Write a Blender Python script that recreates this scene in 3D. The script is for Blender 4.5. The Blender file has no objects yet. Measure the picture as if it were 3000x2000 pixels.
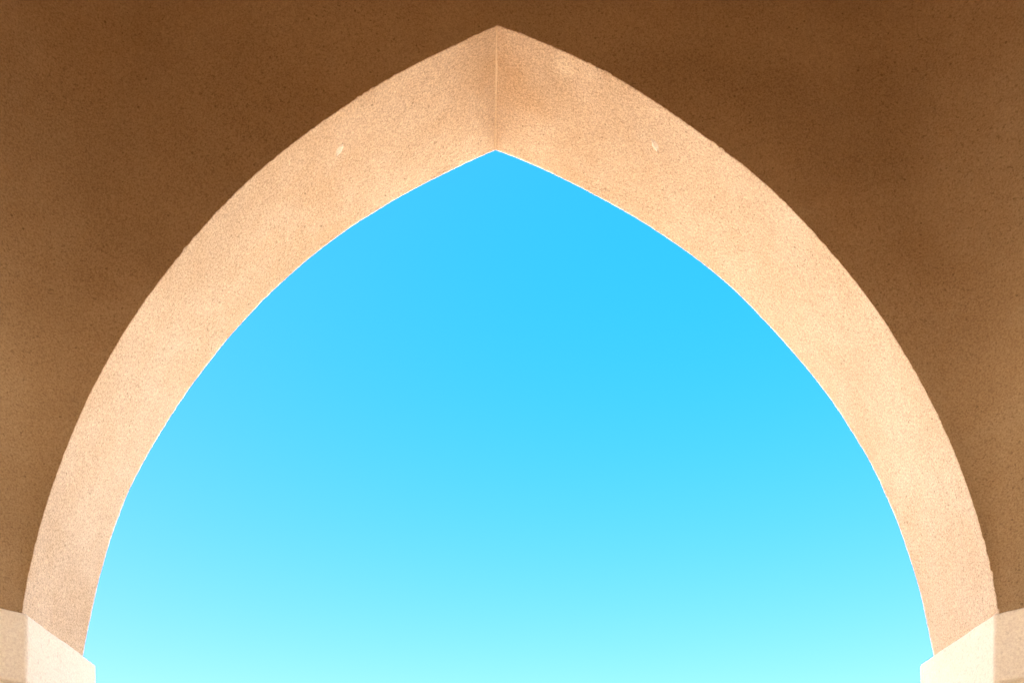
import bpy, bmesh, math
from mathutils import Vector, noise

# ---------------------------------------------------------------- camera, sky, sun, exposure
SC = bpy.context.scene
COL = SC.collection
cam_d = bpy.data.cameras.new('camera'); cam = bpy.data.objects.new('camera', cam_d); COL.objects.link(cam)
cam_d.sensor_width = 36; cam_d.lens = 35; cam_d.clip_start = .05; cam_d.clip_end = 12000
cam_d.shift_x = 47/3000; cam_d.shift_y = 1800/3000
cam.location = (0, 0, 1.6); cam.rotation_euler = (math.radians(90), 0, 0)
SC.camera = cam

SUN_EL, SUN_AZ = 42, -164
w = bpy.data.worlds.new('World'); SC.world = w; w.use_nodes = True
nt = w.node_tree; nt.nodes.clear()
sky = nt.nodes.new('ShaderNodeTexSky'); sky.sky_type = 'NISHITA'; sky.sun_disc = False
sky.sun_elevation = math.radians(SUN_EL); sky.sun_rotation = math.radians(SUN_AZ)
sky.altitude = 0; sky.air_density = 1.0; sky.dust_density = 8; sky.ozone_density = 1.0
hs = nt.nodes.new('ShaderNodeHueSaturation'); hs.inputs['Hue'].default_value = .510; hs.inputs['Saturation'].default_value = 4.47; hs.inputs['Value'].default_value = .728
gm = nt.nodes.new('ShaderNodeGamma'); gm.inputs[1].default_value = .3
bg = nt.nodes.new('ShaderNodeBackground'); bg.inputs['Strength'].default_value = .15
out = nt.nodes.new('ShaderNodeOutputWorld')
nt.links.new(sky.outputs[0], gm.inputs[0]); nt.links.new(gm.outputs[0], hs.inputs['Color']); nt.links.new(hs.outputs[0], bg.inputs[0]); nt.links.new(bg.outputs[0], out.inputs[0])

sd = bpy.data.lights.new('sun', 'SUN'); sd.energy = 5; sd.angle = math.radians(.5); sd.color = (1, .95, .87)
sun = bpy.data.objects.new('sun', sd); COL.objects.link(sun)
el, az = math.radians(SUN_EL), math.radians(SUN_AZ)
sv = Vector((math.sin(az)*math.cos(el), math.cos(az)*math.cos(el), math.sin(el)))
sun.rotation_euler = sv.to_track_quat('Z', 'Y').to_euler()

vs = SC.view_settings
vs.view_transform = 'Standard'; vs.look = 'None'; vs.gamma = 1; vs.use_curve_mapping = False
vs.exposure = 3.66
SC.cycles.max_bounces = 12; SC.cycles.diffuse_bounces = 8

# ---------------------------------------------------------------- materials
def rgb(c): return (c[0], c[1], c[2], 1)
def plaster(name, base, warm, pale, grain=150., gamp=.30, speck=.5, mott=.5, bump=.35, stain=None):
    m = bpy.data.materials.new(name); m.use_nodes = True
    nt = m.node_tree; nd = nt.nodes; lk = nt.links
    p = nd['Principled BSDF']; p.inputs['Roughness'].default_value = .95; p.inputs['Specular IOR Level'].default_value = .15
    tc = nd.new('ShaderNodeTexCoord')
    def noi(scale, det=4, rough=.6, dist=0):
        n = nd.new('ShaderNodeTexNoise'); n.inputs['Scale'].default_value = scale; n.inputs['Detail'].default_value = det
        n.inputs['Roughness'].default_value = rough; n.inputs['Distortion'].default_value = dist
        lk.new(tc.outputs['Object'], n.inputs['Vector']); return n.outputs['Fac']
    def rng(src, a, b, c=0., d=1.):
        n = nd.new('ShaderNodeMapRange'); n.inputs[1].default_value = a; n.inputs[2].default_value = b
        n.inputs[3].default_value = c; n.inputs[4].default_value = d; lk.new(src, n.inputs[0]); return n.outputs[0]
    def mix(fac, a, b, mode='MIX'):
        n = nd.new('ShaderNodeMix'); n.data_type = 'RGBA'; n.blend_type = mode
        for i, v in ((0, fac), (6, a), (7, b)):
            if isinstance(v, (int, float)): n.inputs[i].default_value = v
            elif isinstance(v, tuple): n.inputs[i].default_value = v
            else: lk.new(v, n.inputs[i])
        return n.outputs[2]
    def math_(op, a, b=None):
        n = nd.new('ShaderNodeMath'); n.operation = op
        for i, v in ((0, a), (1, b)):
            if v is None: continue
            if isinstance(v, (int, float)): n.inputs[i].default_value = v
            else: lk.new(v, n.inputs[i])
        return n.outputs[0]
    big = rng(noi(1.7, 5, .62, .6), .35, .68)
    mid = rng(noi(6.5, 5, .65, .4), .42, .72)
    c = mix(math_('MULTIPLY', big, mott), rgb(base), rgb(warm))
    c = mix(math_('MULTIPLY', mid, mott*.8), c, rgb(pale))
    # broad, soft-edged damp marks
    damp = rng(noi(.9, 3, .55, .8), .50, .64)
    c = mix(math_('MULTIPLY', damp, mott*.55), c, rgb(tuple(x*.78 for x in warm)))
    if stain:       # a rust-coloured stain with a place and shape of its own
        for centre, radius, amount, tone in stain:
            vm = nd.new('ShaderNodeVectorMath'); vm.operation = 'DISTANCE'; lk.new(tc.outputs['Object'], vm.inputs[0]); vm.inputs[1].default_value = centre
            dd = math_('ADD', vm.outputs['Value'], math_('MULTIPLY', math_('SUBTRACT', noi(9, 4, .6), .5), radius*1.3))
            c = mix(math_('MULTIPLY', rng(dd, radius*.25, radius, 1, 0), amount), c, rgb(tone))
    # grain: light and dark grit of a few millimetres
    gr = noi(grain, 3, .75)
    g1 = rng(gr, .32, .68, 1-gamp, 1+gamp)
    gv = nd.new('ShaderNodeCombineXYZ')
    for i in range(3): lk.new(g1 if i else rng(gr, .32, .68, 1-gamp*.85, 1+gamp*.85), gv.inputs[i])
    c = mix(1.0, c, gv.outputs[0], 'MULTIPLY')
    # brown grit, clustered
    dens = rng(noi(3.1, 3, .5), .40, .66)
    sp = noi(grain*.55, 2, .5)
    grit = math_('MULTIPLY', rng(sp, .60, .72), math_('ADD', .35, math_('MULTIPLY', dens, .65)))
    c = mix(math_('MULTIPLY', grit, speck), c, rgb(tuple(x*.45 for x in warm)))
    # single dark specks
    vo = nd.new('ShaderNodeTexVoronoi'); vo.inputs['Scale'].default_value = 42; lk.new(tc.outputs['Object'], vo.inputs['Vector'])
    rad = nd.new('ShaderNodeSeparateColor'); lk.new(vo.outputs['Color'], rad.inputs[0])
    size = rng(rad.outputs[0], .45, 1, .0, .17)
    dot = math_('LESS_THAN', vo.outputs['Distance'], size)
    c = mix(math_('MULTIPLY', dot, math_('MULTIPLY', rng(rad.outputs[1], 0, 1, .15, .75), speck*1.3)), c, rgb(tuple(x*.28 for x in warm)))
    lk.new(c, p.inputs['Base Color'])
    b1 = nd.new('ShaderNodeBump'); b1.inputs['Strength'].default_value = bump; b1.inputs['Distance'].default_value = .004
    hgt = math_('ADD', math_('MULTIPLY', gr, 1.), math_('MULTIPLY', noi(22, 4, .6), 1.6))
    lk.new(hgt, b1.inputs['Height']); lk.new(b1.outputs[0], p.inputs['Normal'])
    return m

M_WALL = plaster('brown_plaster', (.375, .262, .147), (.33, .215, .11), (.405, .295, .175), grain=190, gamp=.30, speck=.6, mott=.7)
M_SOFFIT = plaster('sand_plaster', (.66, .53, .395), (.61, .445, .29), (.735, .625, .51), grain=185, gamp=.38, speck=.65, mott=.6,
    stain=[((.015, 2.03, 4.42), .15, .42, (.56, .36, .18)), ((.15, 1.98, 4.37), .08, .3, (.54, .37, .21)), ((.17, 1.90, 4.38), .05, .45, (.80, .70, .55)), ((-.10, 1.95, 4.40), .13, .3, (.56, .38, .21))])
M_CAP = plaster('pale_plaster', (.88, .81, .69), (.84, .76, .62), (.89, .84, .75), grain=140, gamp=.14, speck=.30, mott=.6)
M_EDGE = plaster('rim_highlight_and_chip', (.84, .76, .66), (.78, .68, .56), (.88, .82, .74), grain=120, gamp=.2, speck=.3, mott=.9)  # pale rim highlight put into the colour; the plaster chips share it
M_SEAM = plaster('joint_plaster', (.80, .66, .48), (.72, .56, .38), (.84, .72, .56), grain=150, gamp=.2, speck=.3, mott=.6)
M_CHIP = plaster('chip_plaster', (.90, .84, .76), (.88, .80, .70), (.92, .88, .82), grain=200, gamp=.06, speck=.05, mott=.4)
M_GROUND = plaster('pale_sand', (.84, .76, .64), (.80, .70, .56), (.86, .80, .70), grain=60, gamp=.08, speck=.2, mott=.8)
M_FLOOR = plaster('brown_stone', (.19, .113, .066), (.155, .09, .048), (.225, .14, .085), grain=90, gamp=.15, speck=.4, mott=.6)

# ---------------------------------------------------------------- measured arrises (u across, z up), metres
FL = [(-1.5011, 2.6532), (-1.491, 2.7132), (-1.4798, 2.7729), (-1.467, 2.8323), (-1.4525, 2.8914), (-1.4363, 2.95), (-1.4184, 3.0081), (-1.399, 3.0657), (-1.3781, 3.1228), (-1.3559, 3.1795), (-1.3325, 3.2356), (-1.3076, 3.2911), (-1.2812, 3.3458), (-1.2531, 3.3997), (-1.2235, 3.4528), (-1.1925, 3.5051), (-1.1602, 3.5566), (-1.1262, 3.6069), (-1.0906, 3.6561), (-1.0537, 3.7044), (-1.0158, 3.752), (-0.9771, 3.799), (-0.9375, 3.8451), (-0.8966, 3.8901), (-0.8544, 3.9337), (-0.8106, 3.9758), (-0.7654, 4.0163), (-0.7189, 4.0554), (-0.6713, 4.0932), (-0.6228, 4.1298), (-0.5735, 4.1653), (-0.5234, 4.1998), (-0.4726, 4.2334), (-0.4212, 4.2658), (-0.3689, 4.2968), (-0.3157, 4.326), (-0.2615, 4.3537), (-0.2068, 4.3802), (-0.1518, 4.4062), (-0.0968, 4.4323), (-0.0419, 4.4586)]
FR = [(1.5012, 2.6616), (1.4902, 2.7227), (1.478, 2.7835), (1.464, 2.8439), (1.448, 2.9039), (1.4304, 2.9634), (1.411, 3.0224), (1.3899, 3.0808), (1.3673, 3.1386), (1.3431, 3.1957), (1.3172, 3.2521), (1.2896, 3.3077), (1.2607, 3.3626), (1.2305, 3.4169), (1.1991, 3.4705), (1.1664, 3.5233), (1.1321, 3.575), (1.0959, 3.6254), (1.0582, 3.6747), (1.0191, 3.7229), (0.9789, 3.7702), (0.9377, 3.8166), (0.8955, 3.8622), (0.8521, 3.9065), (0.8074, 3.9495), (0.761, 3.9907), (0.7132, 4.0302), (0.6641, 4.0682), (0.6142, 4.1052), (0.5638, 4.1416), (0.513, 4.1773), (0.4617, 4.2123), (0.4098, 4.2464), (0.3572, 4.279), (0.3035, 4.3098), (0.2487, 4.3384), (0.193, 4.3651), (0.1364, 4.3904), (0.0792, 4.4143), (0.0215, 4.4369), (-0.0367, 4.4586)]
BL = [(-1.5009, 2.6613), (-1.4893, 2.7204), (-1.4771, 2.7793), (-1.464, 2.838), (-1.4499, 2.8966), (-1.4349, 2.9548), (-1.4188, 3.0128), (-1.4014, 3.0704), (-1.3823, 3.1274), (-1.3611, 3.1836), (-1.3375, 3.2388), (-1.3116, 3.2928), (-1.2837, 3.3459), (-1.2541, 3.3981), (-1.2233, 3.4496), (-1.1912, 3.5005), (-1.158, 3.5506), (-1.1238, 3.6001), (-1.0886, 3.6489), (-1.0524, 3.6968), (-1.0148, 3.7438), (-0.976, 3.7897), (-0.9359, 3.8346), (-0.8948, 3.8785), (-0.8526, 3.9214), (-0.8094, 3.9633), (-0.7651, 4.004), (-0.7198, 4.0436), (-0.6734, 4.0817), (-0.6257, 4.1184), (-0.5769, 4.1535), (-0.5271, 4.1871), (-0.4764, 4.2195), (-0.4249, 4.2506), (-0.3727, 4.2805), (-0.3198, 4.3093), (-0.2664, 4.337), (-0.2124, 4.3637), (-0.1581, 4.3897), (-0.1036, 4.4151), (-0.0488, 4.4402)]
BR = [(1.5009, 2.6661), (1.4884, 2.7266), (1.475, 2.7868), (1.4602, 2.8467), (1.4439, 2.9061), (1.4262, 2.9652), (1.4074, 3.024), (1.3875, 3.0825), (1.3662, 3.1403), (1.3431, 3.1975), (1.318, 3.2538), (1.2909, 3.3092), (1.2619, 3.3635), (1.2309, 3.4169), (1.1984, 3.4693), (1.1643, 3.5206), (1.1286, 3.5709), (1.0914, 3.6201), (1.0527, 3.6682), (1.0129, 3.7153), (0.9722, 3.7617), (0.9309, 3.8077), (0.889, 3.853), (0.8461, 3.8973), (0.802, 3.9403), (0.7562, 3.9815), (0.7088, 4.0209), (0.66, 4.0585), (0.6101, 4.0948), (0.5593, 4.1299), (0.5078, 4.1638), (0.4554, 4.1964), (0.4022, 4.2276), (0.3483, 4.2577), (0.2939, 4.2869), (0.2391, 4.3154), (0.1839, 4.3428), (0.128, 4.3692), (0.0716, 4.3941), (0.0146, 4.4176), (-0.0428, 4.4402)]

def smooth_profile(pts, n):
    # resample a measured arris by arc length with a Catmull-Rom curve
    out = []
    m = len(pts) - 1
    for k in range(n + 1):
        f = k / n * m; i = min(int(f), m - 1); t = f - i
        p1, p2 = pts[i], pts[i+1]
        p0 = pts[i-1] if i > 0 else (2*p1[0]-p2[0], 2*p1[1]-p2[1])
        p3 = pts[i+2] if i < m - 1 else (2*p2[0]-p1[0], 2*p2[1]-p1[1])
        q = []
        for a in (0, 1):
            q.append(0.5*((2*p1[a]) + (-p0[a]+p2[a])*t + (2*p0[a]-5*p1[a]+4*p2[a]-p3[a])*t*t + (-p0[a]+3*p1[a]-3*p2[a]+p3[a])*t**3))
        out.append(tuple(q))
    return out

N = 420          # rings along half an arch
H = 1.851        # centre of the room to the inner wall face
T = 0.458        # wall thickness
HO = H + T
ZS = 2.651       # springing
ZC = 5.2         # ceiling
CX, CY = 0.044, 3.06 - H

def n3(x, y, z): return noise.noise(Vector((x, y, z)))

def prepare(pts, apex, seed):
    p = smooth_profile(pts, N)
    z0 = p[0][1]
    # start every curve exactly on the springing line, end on the shared apex
    res = []
    for i, (u, z) in enumerate(p):
        f = i / N
        z = z + (ZS - z0) * max(0, 1 - f*12)
        k = max(0, (f - 0.97) / 0.03)
        u = u + (apex[0] - p[-1][0]) * k; z = z + (apex[1] - p[-1][1]) * k
        res.append((u, z))
    return res

def rough(pts, seed, amp):
    res = []
    for i, (u, z) in enumerate(pts):
        a = amp * min(1, (N - i) / 12)
        w = n3(u*38+seed, z*38, seed) + 0.7*n3(u*95+seed, z*95, seed)
        chip = max(0, n3(u*9+seed, z*9, seed*2) - .12) * 9 * max(0, n3(u*60, z*60+seed, 5))
        d = a*(w + chip)
        t = tangent(pts, i); s = 1 if u > 0 else -1
        nx, nz = outward(t, s)
        res.append((u + nx*d, z + nz*d))
    for i in range(1, len(res)):
        if res[i][1] <= res[i-1][1]: res[i] = (res[i][0], res[i-1][1] + 1e-5)
    return res

def tangent(pts, i):
    a = pts[max(0, i-2)]; b = pts[min(len(pts)-1, i+2)]
    dx, dz = b[0]-a[0], b[1]-a[1]; l = math.hypot(dx, dz)
    return dx/l, dz/l

def outward(t, side):      # away from the opening, in the wall plane
    return (t[1], -t[0]) if side > 0 else (-t[1], t[0])

def offset(pts, side, d):
    # move the arris away from the opening (into the wall) by d
    res = []
    for i, (u, z) in enumerate(pts):
        nx, nz = outward(tangent(pts, i), side)
        if nz < 0: nz = 0
        res.append((u + nx*d, z + nz*d))
    ap = res[-1]
    for i in range(1, len(res)):
        if res[i][1] <= res[i-1][1]: res[i] = (res[i][0], res[i-1][1] + 1e-5)
    return res

AF = (-0.0405, 4.4586); AB = (-0.0452, 4.4402)
F0 = {-1: prepare(FL, AF, 1.3), 1: prepare(FR, AF, 7.7)}
B0 = {-1: prepare(BL, AB, 3.1), 1: prepare(BR, AB, 5.9)}
F = {-1: rough(prepare(FL, AF, 1.3), 1.3, .0014), 1: rough(prepare(FR, AF, 7.7), 7.7, .0016)}
B = {-1: rough(prepare(BL, AB, 3.1), 3.1, .0007), 1: rough(prepare(BR, AB, 5.9), 5.9, .0007)}
def close_apex(d, ap):
    for s in (-1, 1): d[s][-1] = ap
close_apex(F, AF); close_apex(B, AB); close_apex(F0, AF); close_apex(B0, AB)
FI = {s: offset(F[s], s, .0016) for s in (-1, 1)}      # hole in the inner face
BO = {s: offset(B[s], s, .010) for s in (-1, 1)}      # hole in the outer face
za = max(FI[-1][-1][1], FI[1][-1][1]); close_apex(FI, (AF[0], za))
za = max(BO[-1][-1][1], BO[1][-1][1]); close_apex(BO, (AB[0], za))

GZ = [2.60, 2.80, 2.964, 3.383, 3.75, 4.086, 4.485, 4.85, 5.25]
GX = [1.508, 1.486, 1.462, 1.375, 1.330, 1.300, 1.235, 1.150, 1.020]
def groin(z):
    z = min(max(z, GZ[0]), GZ[-1])
    def lin(q):
        q = min(max(q, GZ[0]), GZ[-1])
        for i in range(len(GZ)-1):
            if q <= GZ[i+1]:
                return GX[i] + (GX[i+1]-GX[i])*(q-GZ[i])/(GZ[i+1]-GZ[i])
    return sum(lin(z+k*.07) for k in (-2, -1, 0, 1, 2))/5
def blend(z): return .006 + .26*min(1, max(0, (z-2.66)/1.2))
def inner_v(u, z):
    x0, w = groin(z), blend(z)
    s = abs(u) - x0 + w*.35
    if s <= 0: d = 0
    elif s < w: d = s*s/(2*w)
    else: d = s - w/2
    return H - d
def diag_u(z):
    x0, w = groin(z), blend(z)
    return (H + x0 + w/2 - w*.35)/2

def mesh_obj(name, verts, faces, mat, parent=None, smooth=False, loc=None):
    me = bpy.data.meshes.new(name); me.from_pydata(verts, [], faces); me.update()
    bm = bmesh.new(); bm.from_mesh(me)
    bmesh.ops.remove_doubles(bm, verts=bm.verts, dist=2e-6)
    bmesh.ops.recalc_face_normals(bm, faces=bm.faces)
    bm.to_mesh(me); bm.free()
    if smooth:
        for p in me.polygons: p.use_smooth = True
    me.materials.append(mat)
    o = bpy.data.objects.new(name, me); COL.objects.link(o)
    if parent: o.parent = parent
    return o

def wall_faces(prof, vfun, ufun):
    V, Fc = [], []
    M = 26
    zs_top = [prof[1][-1][1] + (ZC - prof[1][-1][1])*(k/24) for k in range(1, 25)]
    for s in (-1, 1):
        base = len(V)
        rows = [(u, z) for (u, z) in prof[s]] + [(prof[s][-1][0], z) for z in zs_top]
        for (u, z) in rows:
            ue = ufun(z)*s
            for k in range(M+1):
                t = k/M
                uu = u + (ue-u)*t
                V.append((uu, vfun(uu, z), z))
        for r in range(len(rows)-1):
            for k in range(M):
                a = base + r*(M+1)+k
                Fc.append((a, a+1, a+M+2, a+M+1))
    return V, Fc

def build_arch_wall(parent, mat_in, mat_out):
    V, Fc = wall_faces(FI, inner_v, diag_u)
    return mesh_obj('arch_wall', V, Fc, mat_in, parent, smooth=True)

def build_outer_wall(parent, mat):
    V, Fc = wall_faces(BO, lambda u, z: HO, lambda z: HO)
    return mesh_obj('outer_wall_face', V, Fc, mat, parent)

K = 34
def soffit_point(s, i, t):
    fu, fz = F0[s][i]; bu, bz = B0[s][i]
    u = fu + (bu-fu)*t; z = fz + (bz-fz)*t
    ra, rb = max(0, 1 - t*28), max(0, 1 - (1-t)*28)      # the chipped edges fade into the smooth face
    u += (F[s][i][0]-fu)*ra + (B[s][i][0]-bu)*rb; z += (F[s][i][1]-fz)*ra + (B[s][i][1]-bz)*rb
    v = (H+.0016) + (T-.0016-.010)*t
    e = min(1, t*8, (1-t)*8)
    fade = min(1, i/10, (N-i)/10)
    d = .0035*n3(u*2.3, v*3+s*4, z*2.3)*e*fade + .0009*n3(u*14, v*14, z*14)*e*fade
    nx, nz = outward(tangent(F0[s], i), s)
    return (u + nx*d, v, z + nz*d)

def build_soffit(parent, mat):
    V, Fc = [], []
    for s in (-1, 1):
        base = len(V)
        W = K + 2
        for i in range(N+1):
            V.append((FI[s][i][0], H, FI[s][i][1]))
            for k in range(K+1): V.append(soffit_point(s, i, k/K))
        for i in range(N):
            for k in range(W-1):
                a = base + i*W + k
                Fc.append((a, a+1, a+W+1, a+W))
    o = mesh_obj('arch_soffit', V, Fc, mat, parent, smooth=True)
    o.data.set_sharp_from_angle(angle=math.radians(24))
    return o

def build_arris(parent, mat):  # white strip stands for a bright rim, light painted into its colour
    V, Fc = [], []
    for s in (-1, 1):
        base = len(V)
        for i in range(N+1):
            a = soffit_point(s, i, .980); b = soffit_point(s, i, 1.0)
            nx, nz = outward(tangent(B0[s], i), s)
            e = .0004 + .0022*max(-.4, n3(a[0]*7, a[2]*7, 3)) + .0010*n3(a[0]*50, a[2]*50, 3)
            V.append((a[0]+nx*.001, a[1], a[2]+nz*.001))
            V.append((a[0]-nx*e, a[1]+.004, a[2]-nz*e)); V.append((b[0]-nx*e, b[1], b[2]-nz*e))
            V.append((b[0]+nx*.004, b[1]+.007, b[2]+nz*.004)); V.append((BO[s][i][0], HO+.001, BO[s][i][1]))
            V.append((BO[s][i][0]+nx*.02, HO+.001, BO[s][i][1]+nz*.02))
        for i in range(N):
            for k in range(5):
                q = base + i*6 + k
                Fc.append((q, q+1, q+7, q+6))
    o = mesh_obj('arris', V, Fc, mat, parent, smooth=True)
    o['label'] = 'bright rim painted on the outer edge of the pointed arch'
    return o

def prism(pts, z0, z1, bevel=0, seg=3):
    bm = bmesh.new()
    lo = [bm.verts.new((x, y, z0)) for x, y in pts]
    hi = [bm.verts.new((x, y, z1)) for x, y in pts]
    n = len(pts)
    bm.faces.new(lo[::-1]); bm.faces.new(hi)
    for i in range(n): bm.faces.new((lo[i], lo[(i+1) % n], hi[(i+1) % n], hi[i]))
    bmesh.ops.recalc_face_normals(bm, faces=bm.faces)
    if bevel:
        bmesh.ops.bevel(bm, geom=bm.edges[:], offset=bevel, segments=seg, affect='EDGES', profile=.5)
    return bm
def bm_obj(name, bm, mat, parent=None, smooth=True):
    me = bpy.data.meshes.new(name); bm.to_mesh(me); bm.free()
    me.materials.append(mat)
    if smooth:
        for p in me.polygons: p.use_smooth = True
        me.set_sharp_from_angle(angle=math.radians(40))
    o = bpy.data.objects.new(name, me); COL.objects.link(o)
    if parent: o.parent = parent
    return o

# ---------------------------------------------------------------- pavilion
CLOSED = ()
pav = bpy.data.objects.new('pavilion', None); COL.objects.link(pav)
pav.location = (CX, CY, 0)
pav['label'] = 'sand plastered pavilion with one big pointed arch open to the blue sky'
pav['category'] = 'pavilion'

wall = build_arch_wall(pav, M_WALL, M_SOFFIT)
wall['label'] = 'shaded brown plaster wall around the pointed arch'
soffit = build_soffit(pav, M_SOFFIT)
soffit['label'] = 'bright sandy underside of the pointed arch'
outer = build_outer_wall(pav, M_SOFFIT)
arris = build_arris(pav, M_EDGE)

cap_pts = [(1.486, 1.851), (1.486, 2.387), (2.387, 2.387), (2.387, 1.486), (1.851, 1.486)]
cbm = prism(cap_pts, 2.440, 2.653, .010, 4)
bmesh.ops.subdivide_edges(cbm, edges=[e for e in cbm.edges if e.calc_length() > .05], cuts=40, use_grid_fill=True)
bmesh.ops.triangulate(cbm, faces=[f for f in cbm.faces if len(f.verts) > 4])
cbm.normal_update()
for v in cbm.verts:
    p = v.co
    v.co = p + v.normal*(.0022*n3(p.x*7, p.y*7, p.z*7) + .0013*n3(p.x*45, p.y*45, p.z*45))
capital = bm_obj('capital', cbm, M_CAP, pav)
capital['label'] = 'pale plaster capital where the arch springs'
g = .042
pier_pts = [(1.486+g, 1.851+.018), (1.486+g, 2.387-g), (2.387-g, 2.387-g), (2.387-g, 1.486+g), (1.851+.018, 1.486+g)]
pier = bm_obj('pier', prism(pier_pts, -.02, 2.445, .008, 2), M_CAP, pav)

for k in range(1, 4):
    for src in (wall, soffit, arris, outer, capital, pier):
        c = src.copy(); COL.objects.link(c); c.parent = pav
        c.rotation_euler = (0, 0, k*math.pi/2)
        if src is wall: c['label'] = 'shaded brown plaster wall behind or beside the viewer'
        if src is arris: c['label'] = 'painted bright rim of a side or rear pointed arch'
        if src is soffit: c['label'] = 'underside of a side or rear pointed arch'

# added rear wall, out of view, closes the back arch to darken the room
rear_block = bm_obj('light_block_wall', prism([(-1.62, H+.20), (1.62, H+.20), (1.62, H+.34), (-1.62, H+.34)], -.01, 4.75), M_WALL, pav, False)
rear_block.rotation_euler = (0, 0, math.pi)
# added side walls, unseen, leave a doorway and cut the side light
DW, DH = .80, 3.3
bm = prism([(-1.62, H+.20), (-DW, H+.20), (-DW, H+.34), (-1.62, H+.34)], -.01, 4.75)
for pts, z0 in (([(DW, H+.20), (1.62, H+.20), (1.62, H+.34), (DW, H+.34)], -.01), ([(-DW, H+.20), (DW, H+.20), (DW, H+.34), (-DW, H+.34)], DH)):
    b2 = prism(pts, z0, 4.75); tmp = bpy.data.meshes.new('tmp'); b2.to_mesh(tmp); b2.free(); bm.from_mesh(tmp); bpy.data.meshes.remove(tmp)
side_block = bm_obj('light_block_doorway', bm, M_WALL, pav, False)
side_block.rotation_euler = (0, 0, math.pi/2)
c = side_block.copy(); COL.objects.link(c); c.parent = pav; c.rotation_euler = (0, 0, 3*math.pi/2)

# ceiling and roof close the room
bm_obj('ceiling', prism([(-HO+.01, -HO+.01), (HO-.01, -HO+.01), (HO-.01, HO-.01), (-HO+.01, HO-.01)], ZC-.004, ZC+.12), M_CAP, pav, False)
bm_obj('roof', prism([(-HO-.09, -HO-.09), (HO+.09, -HO-.09), (HO+.09, HO+.09), (-HO-.09, HO+.09)], ZC+.124, ZC+.40, .02, 2), M_CAP, pav)

# thin mortar line where the two halves of the soffit meet
bm = bmesh.new()
prev = None
for k in range(0, 61):
    t = k/60
    p = soffit_point(-1, N, t)
    w = .0022 + .0020*n3(t*6, 3.3, 1) + .001*n3(t*25, 8, 1); o_ = .0022*n3(t*5, 9.2, 4)
    slope = .45
    a = bm.verts.new((p[0]-w-.002+o_, p[1], p[2]-.0005-(w+.002)*slope+.0005))
    b = bm.verts.new((p[0]-.0005+o_, p[1], p[2]-.0032))
    c = bm.verts.new((p[0]+w+o_, p[1], p[2]-(w)*slope+.0005))
    if prev:
        bm.faces.new((prev[0], a, b, prev[1])); bm.faces.new((prev[1], b, c, prev[2]))
    prev = (a, b, c)
me_seam = bm_obj('seam', bm, M_SEAM, soffit)
me_seam['label'] = 'thin pale joint running up the crown of the arch'

# two small lens-shaped chips of pale plaster in the soffit
def cam_uv(p):
    x, y, z = p[0]+CX, p[1]+CY, p[2]
    return x/y, (z-1.6)/y
def on_soffit(s, target):
    best = None
    for i in range(0, N, 3):
        for k in range(0, 41):
            q = cam_uv(soffit_point(s, i, k/40))
            d = (q[0]-target[0])**2 + (q[1]-target[1])**2
            if best is None or d < best[0]: best = (d, i, k/40)
    _, i, t = best
    return i, t
def chip(s, tip_a, tip_b, wid, lab):
    ia, ta = on_soffit(s, tip_a); ib, tb = on_soffit(s, tip_b)
    a = Vector(soffit_point(s, ia, ta)); b = Vector(soffit_point(s, ib, tb))
    ax = (b-a); L = ax.length; ax.normalize()
    i = (ia+ib)//2
    nx, nz = outward(tangent(F[s], i), s)
    nrm = Vector((-nx, 0, -nz)); side = nrm.cross(ax).normalized()
    bm = bmesh.new(); n = 14; ring = []; top = []
    for k in range(n+1):
        t = k/n; hw = wid*math.sin(math.pi*t)**.8*(1 + .25*n3(t*4, s*3, 2))*(1.25-.5*t)
        c = a + ax*L*t
        l = bm.verts.new(c + side*hw - nrm*.002); m = bm.verts.new(c + nrm*(.0010+.0025*math.sin(math.pi*t))); r = bm.verts.new(c - side*hw - nrm*.002)
        ring.append((l, m, r))
    for p, q in zip(ring, ring[1:]):
        bm.faces.new((p[0], q[0], q[1], p[1])); bm.faces.new((p[1], q[1], q[2], p[2]))
    bmesh.ops.remove_doubles(bm, verts=bm.verts, dist=1e-5)
    o = bm_obj('plaster_chip', bm, M_EDGE, soffit); o['label'] = lab
FP = 2917.
def dirn(px, py): return ((px-1453)/FP, (2800-py)/FP)
chip(-1, dirn(1005, 421), dirn(990, 460), .019, 'small white plaster chip left of the crown')
chip(1, dirn(1915, 404), dirn(1934, 448), .018, 'small pale plaster chip right of the crown')

# ---------------------------------------------------------------- ground
def disc(name, r, z, mat, rings, nseg=96):
    V = [(0, 0, z)]; Fc = []
    for q in rings:
        for k in range(nseg):
            a = 2*math.pi*k/nseg; V.append((r*q*math.cos(a), r*q*math.sin(a), z))
    for k in range(nseg): Fc.append((0, 1+k, 1+(k+1) % nseg))
    for j in range(len(rings)-1):
        for k in range(nseg):
            a = 1+j*nseg+k; b = 1+j*nseg+(k+1) % nseg
            Fc.append((a, b, b+nseg, a+nseg))
    return mesh_obj(name, V, Fc, mat)
gr = disc('ground', 4000, -.15, M_GROUND, [.001, .004, .015, .06, .25, 1]); gr['kind'] = 'structure'
fl = bm_obj('floor', prism([(CX-12, CY-12), (CX+12, CY-12), (CX+12, CY+12), (CX-12, CY+12)], -.16, 0, .015, 2), M_FLOOR); fl['kind'] = 'structure'
